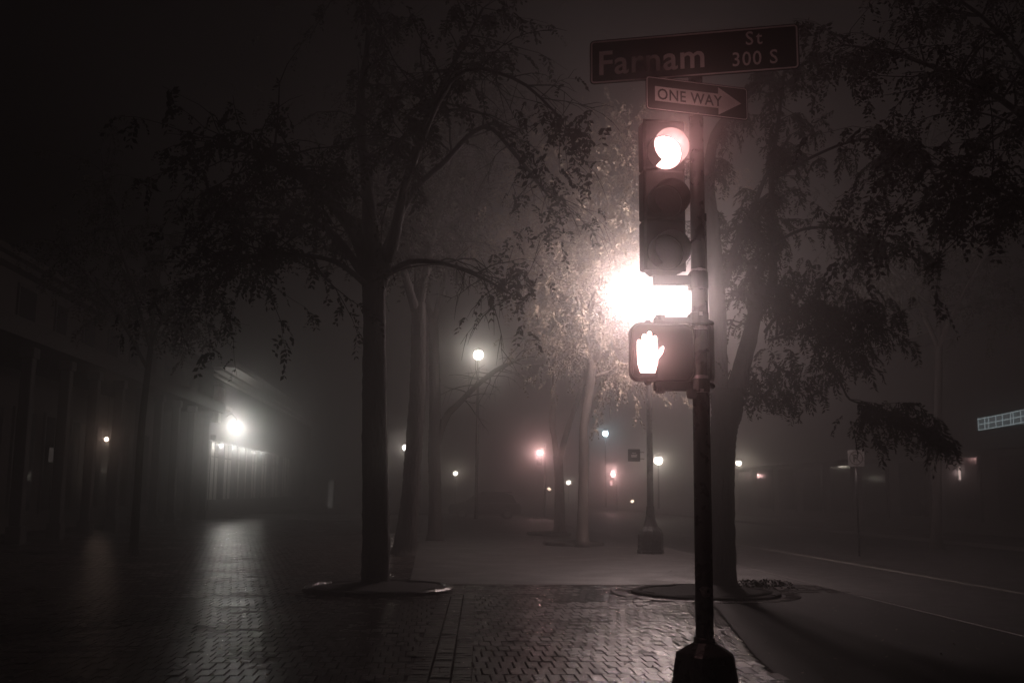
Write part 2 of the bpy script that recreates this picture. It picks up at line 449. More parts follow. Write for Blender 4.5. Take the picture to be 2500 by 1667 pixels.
# A: big trunk left of the middle
tree('locust_tree', 'big dark trunk forking wide, rising from the edged pit left of centre', 17.2,
     [(915, 1428, 68), (918, 1300, 66), (915, 1100, 62), (914, 900, 58), (914, 760, 56), (912, 660, 66)],
     [[(905, 690, 44), (880, 600, 36), (830, 520, 30, -1), (745, 440, 24, -2), (650, 390, 14, -3), (540, 350, 8, -4)],
      [(900, 700, 26), (870, 645, 22), (800, 560, 16, .5), (690, 520, 12, 1), (560, 510, 7, 1)],
      [(915, 690, 50), (905, 560, 40), (895, 430, 30, 1), (880, 260, 22, 1), (900, 80, 14, 1), (890, -120, 8)],
      [(925, 700, 40), (960, 590, 30), (985, 470, 22, -1), (1030, 320, 17, -2), (1100, 170, 12, -2), (1180, 20, 7, -2)],
      [(930, 640, 24), (1000, 480, 18, .5), (1080, 400, 15, 0), (1180, 310, 12, -1), (1260, 380, 9, -1.5), (1340, 480, 6, -1.5)],
      [(930, 680, 20), (1000, 640, 14, -1), (1090, 645, 11, -2), (1180, 680, 8, -2.5), (1250, 720, 5, -3)],
      [(900, 700, 16), (820, 640, 12, -1), (700, 620, 10, -1.5), (600, 630, 7, -2), (500, 680, 5, -2)],
      [(985, 470, 14, -1), (1100, 200, 10, -4), (1250, 190, 9, -5), (1370, 290, 6, -5.5)]],
     M_bark, M_leaf, 'street trees', twigs=5, tlen=1.7, fsize=.28, per=8, crown_from=.45, bare=(4, 5, 7),
     extra=[(1345, 505, -1.5, .35, .30, 50), (1370, 330, -5.5, .3, .26, 60), (1270, 680, -3, .18, .30, 22), (1220, 700, -2.5, .22, .22, 25)])
# B
tree('locust_tree', 'second tree from the left, dark trunk just right of the big one', 27.0,
     [(985, 1352, 58), (1000, 1240, 46), (1008, 1120, 42), (1018, 980, 40), (1022, 850, 38), (1022, 740, 36)],
     [[(1020, 760, 26), (1045, 640, 20), (1070, 520, 16, 1), (1110, 380, 12, 1), (1150, 220, 8, 1)],
      [(1015, 760, 24), (985, 660, 18, -1), (940, 540, 14, -2), (880, 420, 9, -2)],
      [(1022, 740, 26), (1020, 560, 18, 2), (1015, 380, 12, 3), (1000, 200, 8, 3)]],
     M_bark, M_leaf, 'street trees', twigs=9, tlen=2.2, fsize=.34, per=8, nleaf=10,
     extra=[(1000, 420, 0, 1.6, 1.2, 160), (900, 300, 0, 1.8, 1.2, 140), (1100, 250, 0, 1.6, 1.2, 120)])
# C with the bare branch crossing the distant lamp
tree('locust_tree', 'dark tree with a bare twiggy branch reaching toward the distant lamp', 34.0,
     [(1062, 1312, 36), (1062, 1200, 30), (1060, 1100, 30), (1062, 1000, 28), (1060, 880, 26), (1058, 780, 22)],
     [[(1064, 1090, 20), (1088, 1020, 18), (1120, 985, 14), (1165, 940, 13), (1210, 905, 12), (1262, 878, 8)],
      [(1058, 800, 16), (1085, 680, 12), (1130, 560, 9), (1190, 460, 6)],
      [(1058, 800, 16), (1030, 680, 12), (1000, 560, 9), (980, 430, 6)]],
     M_bark, M_leaf, 'street trees', twigs=8, tlen=2.0, fsize=.34, per=8, nleaf=10, bare=(0,), crown_from=.4)
# D: Y-shaped slim tree
tree('locust_tree', 'slim tree forking into a Y left of the pale tree', 41.0,
     [(1366, 1296, 28), (1366, 1210, 24), (1364, 1150, 22), (1362, 1112, 24)],
     [[(1360, 1120, 16), (1352, 1060, 14), (1348, 1030, 16), (1352, 950, 12), (1353, 870, 10), (1345, 770, 7), (1320, 660, 4)],
      [(1366, 1120, 16), (1385, 1050, 14), (1405, 990, 13), (1425, 930, 12), (1438, 860, 9, 1), (1450, 740, 7, 2), (1440, 600, 4, 2)]],
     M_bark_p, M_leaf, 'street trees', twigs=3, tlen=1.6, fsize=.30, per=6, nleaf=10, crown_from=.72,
     extra=[(1400, 910, 0, .5, .25, 25)])
# E: pale tree close to the lamp
tree('locust_tree', 'pale lamplit tree with spreading crown just left of the street lamp', 31.0,
     [(1422, 1322, 30), (1424, 1200, 24), (1426, 1110, 25), (1426, 1040, 21), (1440, 950, 20), (1446, 880, 21)],
     [[(1444, 890, 20), (1432, 830, 14), (1430, 760, 11), (1424, 680, 8), (1400, 560, 5, 1)],
      [(1448, 890, 16), (1475, 840, 11), (1490, 780, 9, 1), (1500, 640, 6, 2), (1520, 480, 4, 2)],
      [(1440, 880, 9), (1410, 862, 6), (1392, 845, 4)],
      [(1448, 920, 10), (1500, 906, 7), (1560, 908, 4)],
      [(1430, 780, 9), (1390, 690, 7, -1), (1330, 610, 6, -1), (1260, 560, 4, -1)],
      [(1430, 760, 9), (1420, 620, 7, 1), (1390, 480, 6, 1), (1340, 350, 4, 1)],
      [(1480, 800, 9), (1530, 620, 7, 2), (1560, 460, 6, 2), (1500, 330, 4, 2)],
      [(1432, 760, 8), (1470, 660, 7, -2), (1450, 560, 6, -2.5), (1380, 470, 4, -2.5)],
      [(1500, 640, 7, 2), (1620, 520, 6, 3), (1720, 440, 5, 3)]],
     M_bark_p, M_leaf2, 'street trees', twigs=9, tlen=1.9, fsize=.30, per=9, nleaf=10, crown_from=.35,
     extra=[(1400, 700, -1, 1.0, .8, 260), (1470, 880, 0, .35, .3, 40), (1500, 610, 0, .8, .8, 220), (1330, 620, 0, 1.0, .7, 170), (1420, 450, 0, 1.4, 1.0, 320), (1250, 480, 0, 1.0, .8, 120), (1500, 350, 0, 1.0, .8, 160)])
# F: tree behind the signal pole, drooping foliage on the right
tree('locust_tree', 'dark forked tree directly behind the traffic light pole', 17.6,
     [(1768, 1432, 62), (1766, 1300, 56), (1764, 1160, 58), (1766, 1060, 64), (1775, 1000, 76), (1775, 950, 84)],
     [[(1752, 960, 56), (1752, 860, 46), (1752, 760, 42), (1745, 660, 42), (1738, 560, 40), (1730, 450, 30, .5), (1745, 330, 24, 1), (1810, 250, 18, 1), (1880, 170, 12, 1)],
      [(1795, 960, 56), (1812, 890, 44), (1828, 830, 40), (1842, 770, 36), (1852, 720, 34), (1868, 700, 30)],
      [(1862, 712, 30), (1885, 700, 26), (1888, 640, 18), (1886, 540, 16), (1884, 420, 13, -.5), (1900, 300, 10, -1), (1920, 140, 7, -1)],
      [(1765, 700, 28), (1778, 660, 20), (1800, 590, 18, .5), (1835, 520, 14, 1), (1870, 430, 10, 1), (1930, 330, 7, 1)],
      [(1850, 730, 9), (1852, 690, 8), (1853, 640, 7), (1846, 560, 5)],
      [(1868, 810, 9), (1895, 775, 8, -.5), (1935, 760, 7, -1), (1990, 745, 6, -1), (2070, 765, 5, -1.2), (2150, 790, 4, -1.2)],
      [(1975, 830, 6, -.5), (2010, 880, 5, -.6), (2050, 930, 5, -.8), (2075, 975, 5, -.8), (2130, 990, 4, -1), (2190, 1020, 4, -1), (2245, 1045, 3, -1)],
      [(1740, 570, 12), (1775, 565, 10), (1815, 545, 9), (1850, 500, 6)],
      [(1885, 600, 9), (1960, 560, 8, -1), (2060, 560, 7, -2), (2170, 600, 5, -2)],
      [(1884, 440, 9), (1990, 380, 8, -1), (2110, 340, 7, -2), (2260, 360, 5, -3)],
      [(1880, 830, 8), (1930, 815, 6), (1990, 800, 5), (2050, 850, 4)]],
     M_bark, M_leaf, 'street trees', twigs=2, tlen=.8, fsize=.29, per=8, nleaf=24, crown_from=.5, droop=1.1,
     extra=[(1850, 900, 0, .35, .16, 34), (1840, 930, .2, .28, .16, 27), (1895, 960, 0, .3, .12, 34), (1930, 975, -.2, .2, .12, 18), (1830, 700, .2, .25, .3, 37),
            (1960, 740, -.5, .35, .22, 43), (2010, 790, -1, .4, .18, 37), (2060, 840, -1, .35, .15, 27), (1950, 880, 0, .35, .15, 21),
            (2020, 900, -.6, .25, .12, 15), (2090, 760, -1, .45, .15, 31), (1930, 680, 0, .4, .2, 37), (2000, 690, 0, .4, .22, 31), (2240, 1035, -1, .12, .14, 8),
            (2130, 1000, -1, .3, .08, 13), (1990, 940, -.6, .15, .12, 9), (1870, 620, 0, .5, .4, 49), (1800, 640, .5, .3, .3, 31)])
# G: tree across the road at right
tree('locust_tree', 'slim dark tree at the kerb on the far side of the road', 33.0,
     [(2286, 1318, 26), (2287, 1200, 22), (2288, 1080, 20), (2290, 940, 20), (2292, 840, 18)],
     [[(2290, 850, 14), (2230, 720, 10), (2150, 620, 7), (2080, 520, 5)],
      [(2290, 850, 14), (2350, 720, 10, -1), (2420, 600, 7, -2), (2500, 480, 5, -2)],
      [(2292, 840, 14), (2290, 700, 10), (2280, 540, 8), (2270, 360, 5)],
      [(2290, 760, 9), (2210, 700, 7, -1), (2140, 720, 5, -2)],
      [(2290, 780, 9), (2380, 740, 7, 1), (2470, 740, 5, 1)]],
     M_bark, M_leaf, 'street trees', twigs=4, tlen=2.2, fsize=.32, per=8, nleaf=10,
     extra=[(2200, 640, 0, 1.3, .9, 70), (2350, 600, 0, 1.5, 1.0, 70)])
# H: boughs overhead from a tree out of frame at right
tree('locust_tree', 'tree at the right edge whose dark boughs hang over the road', 13.5,
     [(2760, 1500, 60), (2750, 1200, 52), (2745, 900, 48), (2740, 600, 42)],
     [[(2740, 640, 30), (2620, 420, 24), (2480, 270, 18), (2340, 190, 13), (2180, 130, 8), (2060, 110, 5)],
      [(2740, 640, 24), (2600, 540, 18, -1), (2480, 480, 13, -1.5), (2360, 430, 8, -2), (2260, 400, 5, -2)],
      [(2740, 600, 26), (2600, 300, 18, 1), (2440, 80, 12, 1), (2280, -40, 7, 1)]],
     M_bark, M_leaf, 'street trees', twigs=6, tlen=1.4, fsize=.24, per=9, nleaf=12, droop=1.3)
# I: young tree in front of the left building
tree('locust_tree', 'dark leafy tree standing before the upper wall of the left building', 26.0,
     [(325, 1352, 22), (335, 1200, 18), (345, 1050, 17), (358, 930, 15), (368, 850, 14)],
     [[(366, 860, 11), (372, 790, 9), (385, 700, 6), (400, 600, 4)],
      [(366, 860, 10), (390, 790, 7), (425, 760, 5), (450, 790, 3)],
      [(360, 900, 9), (300, 790, 7), (220, 680, 5), (140, 600, 4)],
      [(366, 850, 9), (330, 720, 7, -1), (280, 560, 5, -1), (250, 420, 4, -1)]],
     M_bark, M_leaf, 'street trees', twigs=5, tlen=1.6, fsize=.28, per=8, nleaf=10, crown_from=.45,
     extra=[(350, 770, 0, .5, .35, 50), (430, 800, 0, .25, .3, 25)])
for px, py, r_, lab in ((1340, 1306, .85, 'small tree pit with glinting stone edge under the Y-shaped tree'),
                        (1400, 1330, .95, 'stone-edged tree pit under the pale lamplit tree')):
    c = G(px, py); planter(c, r_, lab, m=M_edge, h=.11)

# ------------------------------------------------------------------ low plants by the pit behind the pole
def plant(px, py, n, r, label):
    c = G(px, py); t = thing('ground_plant', c, label, 'plant')
    lv, lf = [], []
    anchors = [np.array(c) + np.array((rng.uniform(-r, r), rng.uniform(-r * .5, r * .5), rng.uniform(.03, .14))) for _ in range(n)]
    dirs = []
    for _ in range(n):
        d = rng.normal(0, 1, 3); d[2] = abs(d[2]) + .4; dirs.append(d / np.linalg.norm(d))
    frond_batch(anchors, dirs, .16, 8, lv, lf, .6)
    me = bpy.data.meshes.new('leaves'); me.from_pydata([tuple(np.array(v) - np.array(c)) for v in lv], [], lf); me.materials.append(M_leaf)
    o = put(bpy.data.objects.new('leaves', me)); o.parent = t
plant(1850, 1440, 110, .55, 'low leafy ground plants in the pit right of the forked tree')

# ------------------------------------------------------------------ traffic signal pole
DP = 7.2
pb = G(1722, 1771)
pole_x = lambda py: P(1722 - (1771 - py) * .0167, py, DP)
pbase = Vector((pole_x(1771).x, DP, 0))
pole = thing('signal_pole', pbase, 'glossy black steel signal pole on a tapered octagonal base', 'pole')
pz = lambda py: P(1705, py, DP).z
XP = pbase.x
zt = pz(92)
ax0 = P(1722, 1690, DP).x; ax1 = P(1701, 400, DP).x
def pxat(z): return ax0 + (ax1 - ax0) * (z / pz(400))
b = MB(); n = 24
b.tube([(pxat(z), DP, z) for z in (.32, .8, 1.4, 2.0, 2.6, 3.4, 4.2, zt)], [.0605, .059, .0575, .056, .055, .0535, .0525, .051], 28)
b.build('shaft', M_black, pole, True)
b = MB()
b.tube([(pxat(z), DP, z) for z in (pz(1570), pz(1556), pz(1554))], [.072, .072, .062], 28); b.build('collar', M_black, pole, True)
# base: octagon with pyramid shoulder
def octa(w, c, z, ang=R(22)):
    h = w / 2; pts = [(-h + c, -h), (h - c, -h), (h, -h + c), (h, h - c), (h - c, h), (-h + c, h), (-h, h - c), (-h, -h + c)]
    return [(pxat(0) + x * math.cos(ang) - y * math.sin(ang), DP + x * math.sin(ang) + y * math.cos(ang), z) for x, y in pts]
zs = pz(1592); zc = pz(1566)
b = MB(); b.loft([octa(.46, .05, 0), octa(.46, .05, .04), octa(.42, .05, .05), octa(.315, .04, zs - .012), octa(.30, .04, zs), octa(.13, .035, zc)])
bs = b.build('base', M_black, pole)
b = MB(Matrix.Translation((pxat(0), DP, 0)) @ Matrix.Rotation(R(22), 4, 'Z'))
b.loft([[(x, y, z) for x, y in ((-.05, -.2), (.05, -.2), (.05, -.19 + .0), (-.05, -.19))] for z in (.08,)] +
       [[(x, y, z) for x, y in ((-.05, -.175), (.05, -.175), (.05, -.165), (-.05, -.165))] for z in (zs - .06,)])
b.build('access_door', M_black, bs)
for py in (662, 695, 769, 802, 921, 955):
    z = pz(py); b = MB(); b.tube([(pxat(z), DP, z - .011), (pxat(z), DP, z + .011)], .0575, 28)
    b.box((pxat(z) - .012, DP - .066, z - .012), (pxat(z) + .012, DP - .054, z + .012)); b.build('clamp_band', M_band, pole, False)
b = MB()
zc_ = pz(1441); cx = pxat(zc_); nn = 7
poly = [(-.045, .018), (-.02, .035), (.02, .030), (.046, .026), (.05, -.01), (.03, -.034), (0, -.040), (-.022, -.030), (-.03, -.004)]
rings = []
pts = []
b.add([(cx + .063 * math.sin(x / .063), DP - .0615 * math.cos(x / .063), zc_ + z) for x, z in poly] + [(cx, DP - .0625, zc_)],
      [(i, (i + 1) % len(poly), len(poly)) for i in range(len(poly))])
b.build('torn_sticker', M_sticker, pole)
# thin rod added on the right flank for the gloss highlight of the pole
b = MB(); b.tube([(pxat(z) + .054, DP - .018, z) for z in (.33, 1.5, 2.6, 3.6)], .007, 8); b.build('highlight_rod', M_black, pole, True)

# ------------------------------------------------------------------ three-lens traffic light
yawT = R(9.6)                       # facing slightly to the right of the camera
LC = P(1623, 373, DP - .05)         # centre of the top lens
tl_mat = Matrix.Translation((LC.x, LC.y, 0)) @ Matrix.Rotation(yawT, 4, 'Z')
ztop = P(1623, 300, DP).z; zbot = P(1623, 662, DP).z
sp = (ztop - zbot) / 3
tl = thing('traffic_light', Vector((LC.x, LC.y, zbot)), 'black three-lens traffic light with its top lamp glowing under a visor', 'traffic light')
b = MB(tl_mat)
for k in range(3):
    z1 = ztop - k * sp; b.box((-.156, .0, z1 - sp + .002), (.150, .15, z1 - .002), .014)
b.box((-.159, .008, zbot - .004), (.152, .020, ztop + .004), .004)
b.loft([[(-.115, .02, zbot - .002), (.115, .02, zbot - .002), (.115, .14, zbot - .002), (-.115, .14, zbot - .002)],
        [(-.085, .04, zbot - .032), (.085, .04, zbot - .032), (.085, .12, zbot - .032), (-.085, .12, zbot - .032)]])
b.build('housing', M_hous, tl)
RV = .133; DV = .165
for k in range(3):
    zc = LC.z - k * sp
    vb = MB(tl_mat); n = 36
    a0, a1 = R(-52), R(236)          # open at the bottom
    ri, ro = RV - .004, RV
    def arc(r, y, slope=0): return [(r * math.cos(a0 + (a1 - a0) * i / n), y, zc + r * math.sin(a0 + (a1 - a0) * i / n)) for i in range(n + 1)]
    A, B, C_, D = arc(ro, .0), arc(ro, -DV), arc(ri, -DV), arc(ri, .0)
    for S, T_ in ((A, B), (B, C_), (C_, D)):
        m_ = len(S); vb.add(S + T_, [(i, i + 1, i + 1 + m_, i + m_) for i in range(m_ - 1)])
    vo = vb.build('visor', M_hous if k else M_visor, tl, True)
    lb_ = MB(tl_mat); rings = []
    for q, y in ((1.0, -.002), (.9, -.014), (.7, -.024), (.4, -.032), (.05, -.035)):
        rings.append([(q * .124 * math.cos(2 * math.pi * i / 28), y, zc + q * .124 * math.sin(2 * math.pi * i / 28)) for i in range(28)])
    lb_.loft(rings); lo = lb_.build('lens', M_red if k == 0 else M_lensoff, tl, True)
p_ = tl_mat @ Vector((0, -.25, LC.z - .01))
light('POINT', tl_mat @ Vector((0, -.36, LC.z + .02)), 4.0, (1.0, .50, .48), tl, .24)  # added fill floating ahead of the visor, brightens the sign faces
sp_ = light('SPOT', p_, 10.0, (1.0, .46, .45), tl, .06, spot_size=R(168), spot_blend=.5); sp_.rotation_euler = (R(-84), 0, yawT)
# arm from housing foot to pole
b = MB(); za = P(1640, 685, DP).z
b.tube([(P(1606, 685, DP).x, DP + .0, za), (pxat(za), DP, za)], .036, 14); b.tube([(P(1608, 685, DP).x, DP, za + .036), (P(1608, 685, DP).x, DP, za - .036)], .034, 14)
b.box((P(1594, 680, DP).x, DP - .035, za - .036), (pxat(za) - .03, DP + .035, za + .034), .008)
b.build('bracket_arm', M_hous, tl)
b = MB(); b.tube([(pxat(za), DP, z) for z in (za - .062, za - .055, za + .06, za + .066)], [.062, .068, .068, .062], 20); 
b.box((pxat(za) - .078, DP - .03, za - .07), (pxat(za) - .03, DP + .03, za + .05), .008); b.build('clamp', M_hous, tl)

# ------------------------------------------------------------------ pedestrian signals
def rrect(w, h, r, k=6):
    o = []
    for cx, cz, a in ((w - r, h - r, 0), (-w + r, h - r, 90), (-w + r, -h + r, 180), (w - r, -h + r, 270)):
        for i in range(k + 1):
            t = R(a + 90 * i / k); o.append((cx + r * math.cos(t), cz + r * math.sin(t)))
    return o
def ped(center, yaw, label, lit):
    mt = Matrix.Translation(center) @ Matrix.Rotation(yaw, 4, 'Z')
    t = thing('pedestrian_signal', center, label, 'pedestrian signal')
    b = MB(mt); hw, hh = .228, .206
    def ring(s, y): return [(x * s, y, z * s) for x, z in rrect(hw, hh, .068)]
    b.loft([ring(.97, -.06), ring(1.0, -.045), ring(1.0, .03), ring(.9, .11), ring(.72, .13)])
    for sz in (1, -1):
        b.loft([[(x, y, sz * (hh + dz)) for x, y in ((-.125 + k, -.045), (-.075 - k, -.045), (-.075 - k, .01), (-.125 + k, .01))] for k, dz in ((-.004, -.012), (.004, .008), (.010, .022))])
    b.build('housing', M_hous, t)
    b = MB(mt); b.loft([[(x * .94, -.0625, z * .93) for x, z in rrect(hw, hh, .06)], [(x * .93, -.0655, z * .92) for x, z in rrect(hw, hh, .06)]])
    b.build('face', M_ledface, t)
    # hood frame
    b = MB(mt)
    o_ = rrect(hw * 1.0, hh * 1.0, .068); i_ = rrect(hw * .95, hh * .945, .06)
    for (a, bb, y0, y1) in ((o_, o_, -.058, -.078), (i_, i_, -.058, -.078)):
        m_ = len(a); b.add([(x, y0, z) for x, z in a] + [(x, y1, z) for x, z in bb], [(i, (i + 1) % m_, (i + 1) % m_ + m_, i + m_) for i in range(m_)])
    m_ = len(o_); b.add([(x, -.078, z) for x, z in o_] + [(x, -.078, z) for x, z in i_], [(i, (i + 1) % m_, (i + 1) % m_ + m_, i + m_) for i in range(m_)])
    b.build('frame', M_hous, t)
    if lit:
        c = -.102; hb = MB(mt); y0, y1 = -.067, -.070
        def cap(x0, x1, z0, z1, r):   # rounded top finger
            pl = [(x0, z0), (x1, z0)] + [((x0 + x1) / 2 + (x1 - x0) / 2 * math.cos(R(a)), z1 - r + r * math.sin(R(a))) for a in range(0, 181, 30)]
            hb.prism(pl, y0, y1)
        cap(c - .082, c - .050, -.02, .085, .016); cap(c - .047, c - .013, -.02, .125, .017)
        cap(c - .010, c + .024, -.02, .145, .017); cap(c + .027, c + .060, -.02, .115, .017)
        hb.prism([(c - .082, .0), (c + .060, .0), (c + .064, -.075), (c + .045, -.150), (c - .060, -.150), (c - .078, -.09)], y0 - .0005, y1 - .0005)
        hb.prism([(c + .060, -.06), (c + .058, -.01), (c + .085, .028), (c + .100, .042), (c + .110, .028), (c + .098, -.012)], y0 - .001, y1 - .001)
        hb.build('raised_hand_symbol', M_hand, t)
        light('POINT', mt @ Vector((c, -.12, .0)), 12.0, (1.0, .52, .50), t, .06)
    return t, mt
pc = P(1614, 862, DP + .02)
p1, mt = ped(pc, R(3), 'pedestrian signal with a glowing raised hand, facing the viewer', True)
for (py, yk, sg) in ((783, 775, 1), (946, 960, -1)):
    b = MB()
    z = P(1640, py, DP).z; xl = P(1596, py, DP).x; xr = pxat(z)
    b.box((xl, DP - .03, z - (.022 if sg > 0 else .024)), (xr - .02, DP + .03, z + (.022 if sg > 0 else .040)), .007)
    kx = P(1612, py, DP).x; b.tube([(kx, DP, z), (kx, DP, z + sg * .036), (kx, DP, z + sg * .042)], [.036, .036, .026], 14)
    b.tube([(xr, DP, z - .03), (xr, DP, z - .024), (xr, DP, z + .056), (xr, DP, z + .06)], [.058, .066, .066, .058], 18)
    b.box((xr - .082, DP - .032, z - .03), (xr - .03, DP + .032, z + .045), .008)
    b.build('mounting_arm', M_hous, p1)
kx = P(1688, 962, DP); b = MB(); b.lathe([(.012, -.035), (.036, -.028), (.04, 0), (.04, .03)], 14, (kx.x, DP - .02), kx.z); b.build('conduit_cap', M_hous, p1)
pc2 = P(1738, 870, DP + .30)
p2, mt2 = ped(Vector((pc2.x - .095, DP + .27, pc2.z)), R(86), 'dark unlit pedestrian signal seen edge-on behind the pole', False)
z = pc2.z + .20
for dz in (.03, -.43):
    b = MB(); b.tube([(pxat(z), DP, z + dz), (pc2.x - .02, DP + .2, z + dz)], .022, 10); b.build('mounting_arm', M_hous, p2)

# ------------------------------------------------------------------ signs on the pole
def text_into(mb, s, size, x, z, y, sx=1.0, bold=.0, align='LEFT', mat4=None, spacing=1.0):
    cu = bpy.data.curves.new('lettering', 'FONT'); cu.body = s; cu.size = size; cu.align_x = align; cu.offset = bold; cu.space_character = spacing
    cu.resolution_u = 3
    ob = put(bpy.data.objects.new('lettering', cu)); dg = bpy.context.evaluated_depsgraph_get(); dg.update()
    me = ob.evaluated_get(dg).to_mesh()
    vs = [(x + v.co.x * sx, y, z + v.co.y) for v in me.vertices]; fs = [tuple(p.vertices) for p in me.polygons]
    ob.evaluated_get(dg).to_mesh_clear(); bpy.data.objects.remove(ob); bpy.data.curves.remove(cu)
    mb.add(vs, fs)
def border(mb, hw, hh, r, inset, w, y):
    a = rrect(hw - inset, hh - inset, r - inset); c = rrect(hw - inset - w, hh - inset - w, max(r - inset - w, .004)); n = len(a)
    mb.add([(x, y, z) for x, z in a] + [(x, y, z) for x, z in c], [(i, (i + 1) % n, (i + 1) % n + n, i + n) for i in range(n)])
def plate(mt, hw, hh, r, mtl, parent, name='panel', y0=0, y1=.004):
    b = MB(mt); pl = rrect(hw, hh, r); b.loft([[(x, y0, z) for x, z in pl], [(x, y1, z) for x, z in pl]]); return b.build(name, mtl, parent)
# street name sign
c = P(1690, 134, DP - .09)
yawS = R(-12.6)
mS = Matrix.Translation(c) @ Matrix.Rotation(yawS, 4, 'Z')
ss = thing('street_name_sign', c, 'long street sign reading Farnam St 300 S at the top of the pole', 'street sign')
HW, HH = .755, .172
plate(mS, HW, HH, .035, M_signback, ss)
b = MB(mS); border(b, HW, HH, .035, .008, .012, -.002); b.build('white_border', M_signwht, ss)
b = MB(mS); text_into(b, 'Farnam', .262, -HW + .055, -.100, -.0015, .97, .004, spacing=1.06)
text_into(b, 'St', .145, HW - .375, .040, -.0015, .9, .0015, spacing=1.25)
text_into(b, '300 S', .150, HW - .475, -.115, -.0015, .88, .0015, spacing=1.12)
b.build('lettering', M_signwht, ss)
b = MB(mS); b.box((-.03, .004, -.14), (.03, .045, .14), .004); b.build('bracket', M_band, ss)
# one way sign
c = P(1703, 241, DP - .09)
mO = Matrix.Translation(c) @ Matrix.Rotation(R(15.5), 4, 'Z')
ow = thing('one_way_sign', c, 'one way arrow sign pointing right, just above the glowing lens', 'traffic sign')
HW2, HH2 = .405, .126
plate(mO, HW2, HH2, .028, M_signblk, ow)
b = MB(mO); border(b, HW2, HH2, .028, .006, .006, -.002)
b.build('white_border', M_signwht, ow)
b = MB(mO); b.add([(x, -.0015, z) for x, z in ((-.335, .055), (.165, .055), (.165, .105), (.350, .0), (.165, -.105), (.165, -.055), (-.335, -.055))], [(0, 1, 5, 6), (2, 3, 4), (1, 2, 4, 5)])
b.build('arrow', M_signwht, ow)
b = MB(mO); text_into(b, 'ONE WAY', .115, -.318, -.0405, -.003, .90, .0015, spacing=1.08); b.build('lettering', M_signblk, ow)
b = MB(mO); b.box((-.025, .004, -.11), (.025, .09, .11), .004); b.build('bracket', M_band, ow)
for zz in (.112, -.112):
    b = MB(mO); b.lathe([(.008, 0), (.008, .006)], 8, (0, -.004), zz - .003); b.build('bolt', M_band, ow)

# ------------------------------------------------------------------ street lamps
def globe_prof(r): return [(.02, -r * 1.0), (r * .55, -r * .85), (r * .9, -r * .45), (r, 0), (r * .86, r * .5), (r * .5, r * .87), (.03, r)]
def post_parts(t, base, H, rad=.085, flare=True, S=1.0):
    b = MB(Matrix.Translation(base))
    b.lathe([(rad * 1.15, .5), (rad * 1.05, 1.2), (rad * .95, H * .5), (rad * .7, H)], 16); b.build('post', M_black, t, True)
    if flare:
        b = MB(Matrix.Translation(base))
        b.lathe([(.36, 0), (.37, .06), (.345, .10), (.345, .50), (.31, .60), (.20, .72), (.135, .90), (.115, 1.05), (rad * 1.2, 1.25)], 8); b.build('base', M_black, t)
L1 = P(1580, 726, 28.0); lamp_base = Vector((L1.x + .03, 28.0, 0))
def twin_lamp():
    t = thing('street_lamp', lamp_base, 'tall street lamp glowing brightest, with two heads, between the signals', 'street lamp')
    post_parts(t, lamp_base, L1.z - .25)
    for px, share in ((1550, .8), (1640, 1.0)):
        c = P(px, 725, 28.0)
        b = MB(); b.tube([(L1.x, 28, L1.z - .75), ((L1.x + c.x) / 2, 28, L1.z - .55), (c.x, 28, c.z - .42), (c.x, 28, c.z - .22)], .03, 8); b.build('arm', M_black, t, True)
        b = MB(Matrix.Translation(c)); b.lathe(globe_prof(.20), 16); b.build('lamp_globe', M_lampw, t, True)
        light('POINT', c, LAMP_P * share, LAMP_COL, t, .21)
    # little dark sign on the post
    return t
LAMP_P = 8500.0
tw_ = twin_lamp()
c = P(1548, 1111, 27.9)
sg = thing('post_sign', c, 'small square dark sign on the left side of the lamp post', 'sign')
mt_ = Matrix.Translation(c)
plate(mt_, .165, .165, .015, M_signblk, sg)
b = MB(mt_); b.add([(x, -.003, z) for x, z in ((-.08, -.055), (.07, -.055), (.085, .03), (-.08, .02))], [(0, 1, 2, 3)]); b.add([(x, -.003, z) for x, z in ((-.06, .05), (.06, .05), (.06, .07), (-.06, .07))], [(0, 1, 2, 3)])
b.build('pale_legend', M_signwht, sg)
for zz in (.07, -.11):
    b = MB(mt_); b.box((.15, .005, zz), (.28, .03, zz + .03)); b.build('bracket', M_band, sg)

def lamp1(px, py, y, power, col, label, mtl, r=.16, glob=True):
    c = P(px, py, y); base = Vector((c.x, y, 0))
    t = thing('street_lamp', base, label, 'street lamp', 'distant street lamps')
    post_parts(t, base, max(c.z - .2, 1.6), .07, flare=False)
    b = MB(Matrix.Translation(c)); b.lathe(globe_prof(r), 12); b.build('lamp_globe', mtl, t, True)
    b = MB(Matrix.Translation(c)); b.lathe([(r * 1.1, r * .75), (r * .7, r * 1.25), (.02, r * 1.5)], 12); b.build('cap', M_black, t, True)
    light('POINT', c, power, col, t, r + .02)
    return t
WW = (1.0, .88, .72)
lamp1(1168, 866, 42, 420, (1, .90, .80), 'distant street lamp glowing behind the bare twiggy branch', M_farw, .20)
lamp1(1607, 1124, 75, 600, WW, 'far yellowish street lamp glowing just right of the tall lamp post', M_farw, .30)
lamp1(1112, 1155, 100, 170, (1, .82, .66), 'small far lamp low between the dark trunks and the Y-shaped tree', M_farw, .22)
lamp1(1388, 1177, 120, 90, WW, 'tiny far lamp between the Y-shaped tree and the pale tree', M_farw, .28)
lamp1(1478, 1058, 80, 120, (.66, .90, 1), 'small bluish far lamp above the far red signal', M_farb, .22)
lamp1(1803, 1130, 75, 320, (1, .85, .68), 'small far lamp right beside the forked trunk', M_farw, .20)
lamp1(1987, 1105, 95, 260, (1, .74, .60), 'faint far lamp left of the no-parking sign', M_farw, .22)
lamp1(1298 + 43, 1193, 140, 6, WW, 'faintest far lamp, low left of the Y-shaped tree', M_smallw, .22)
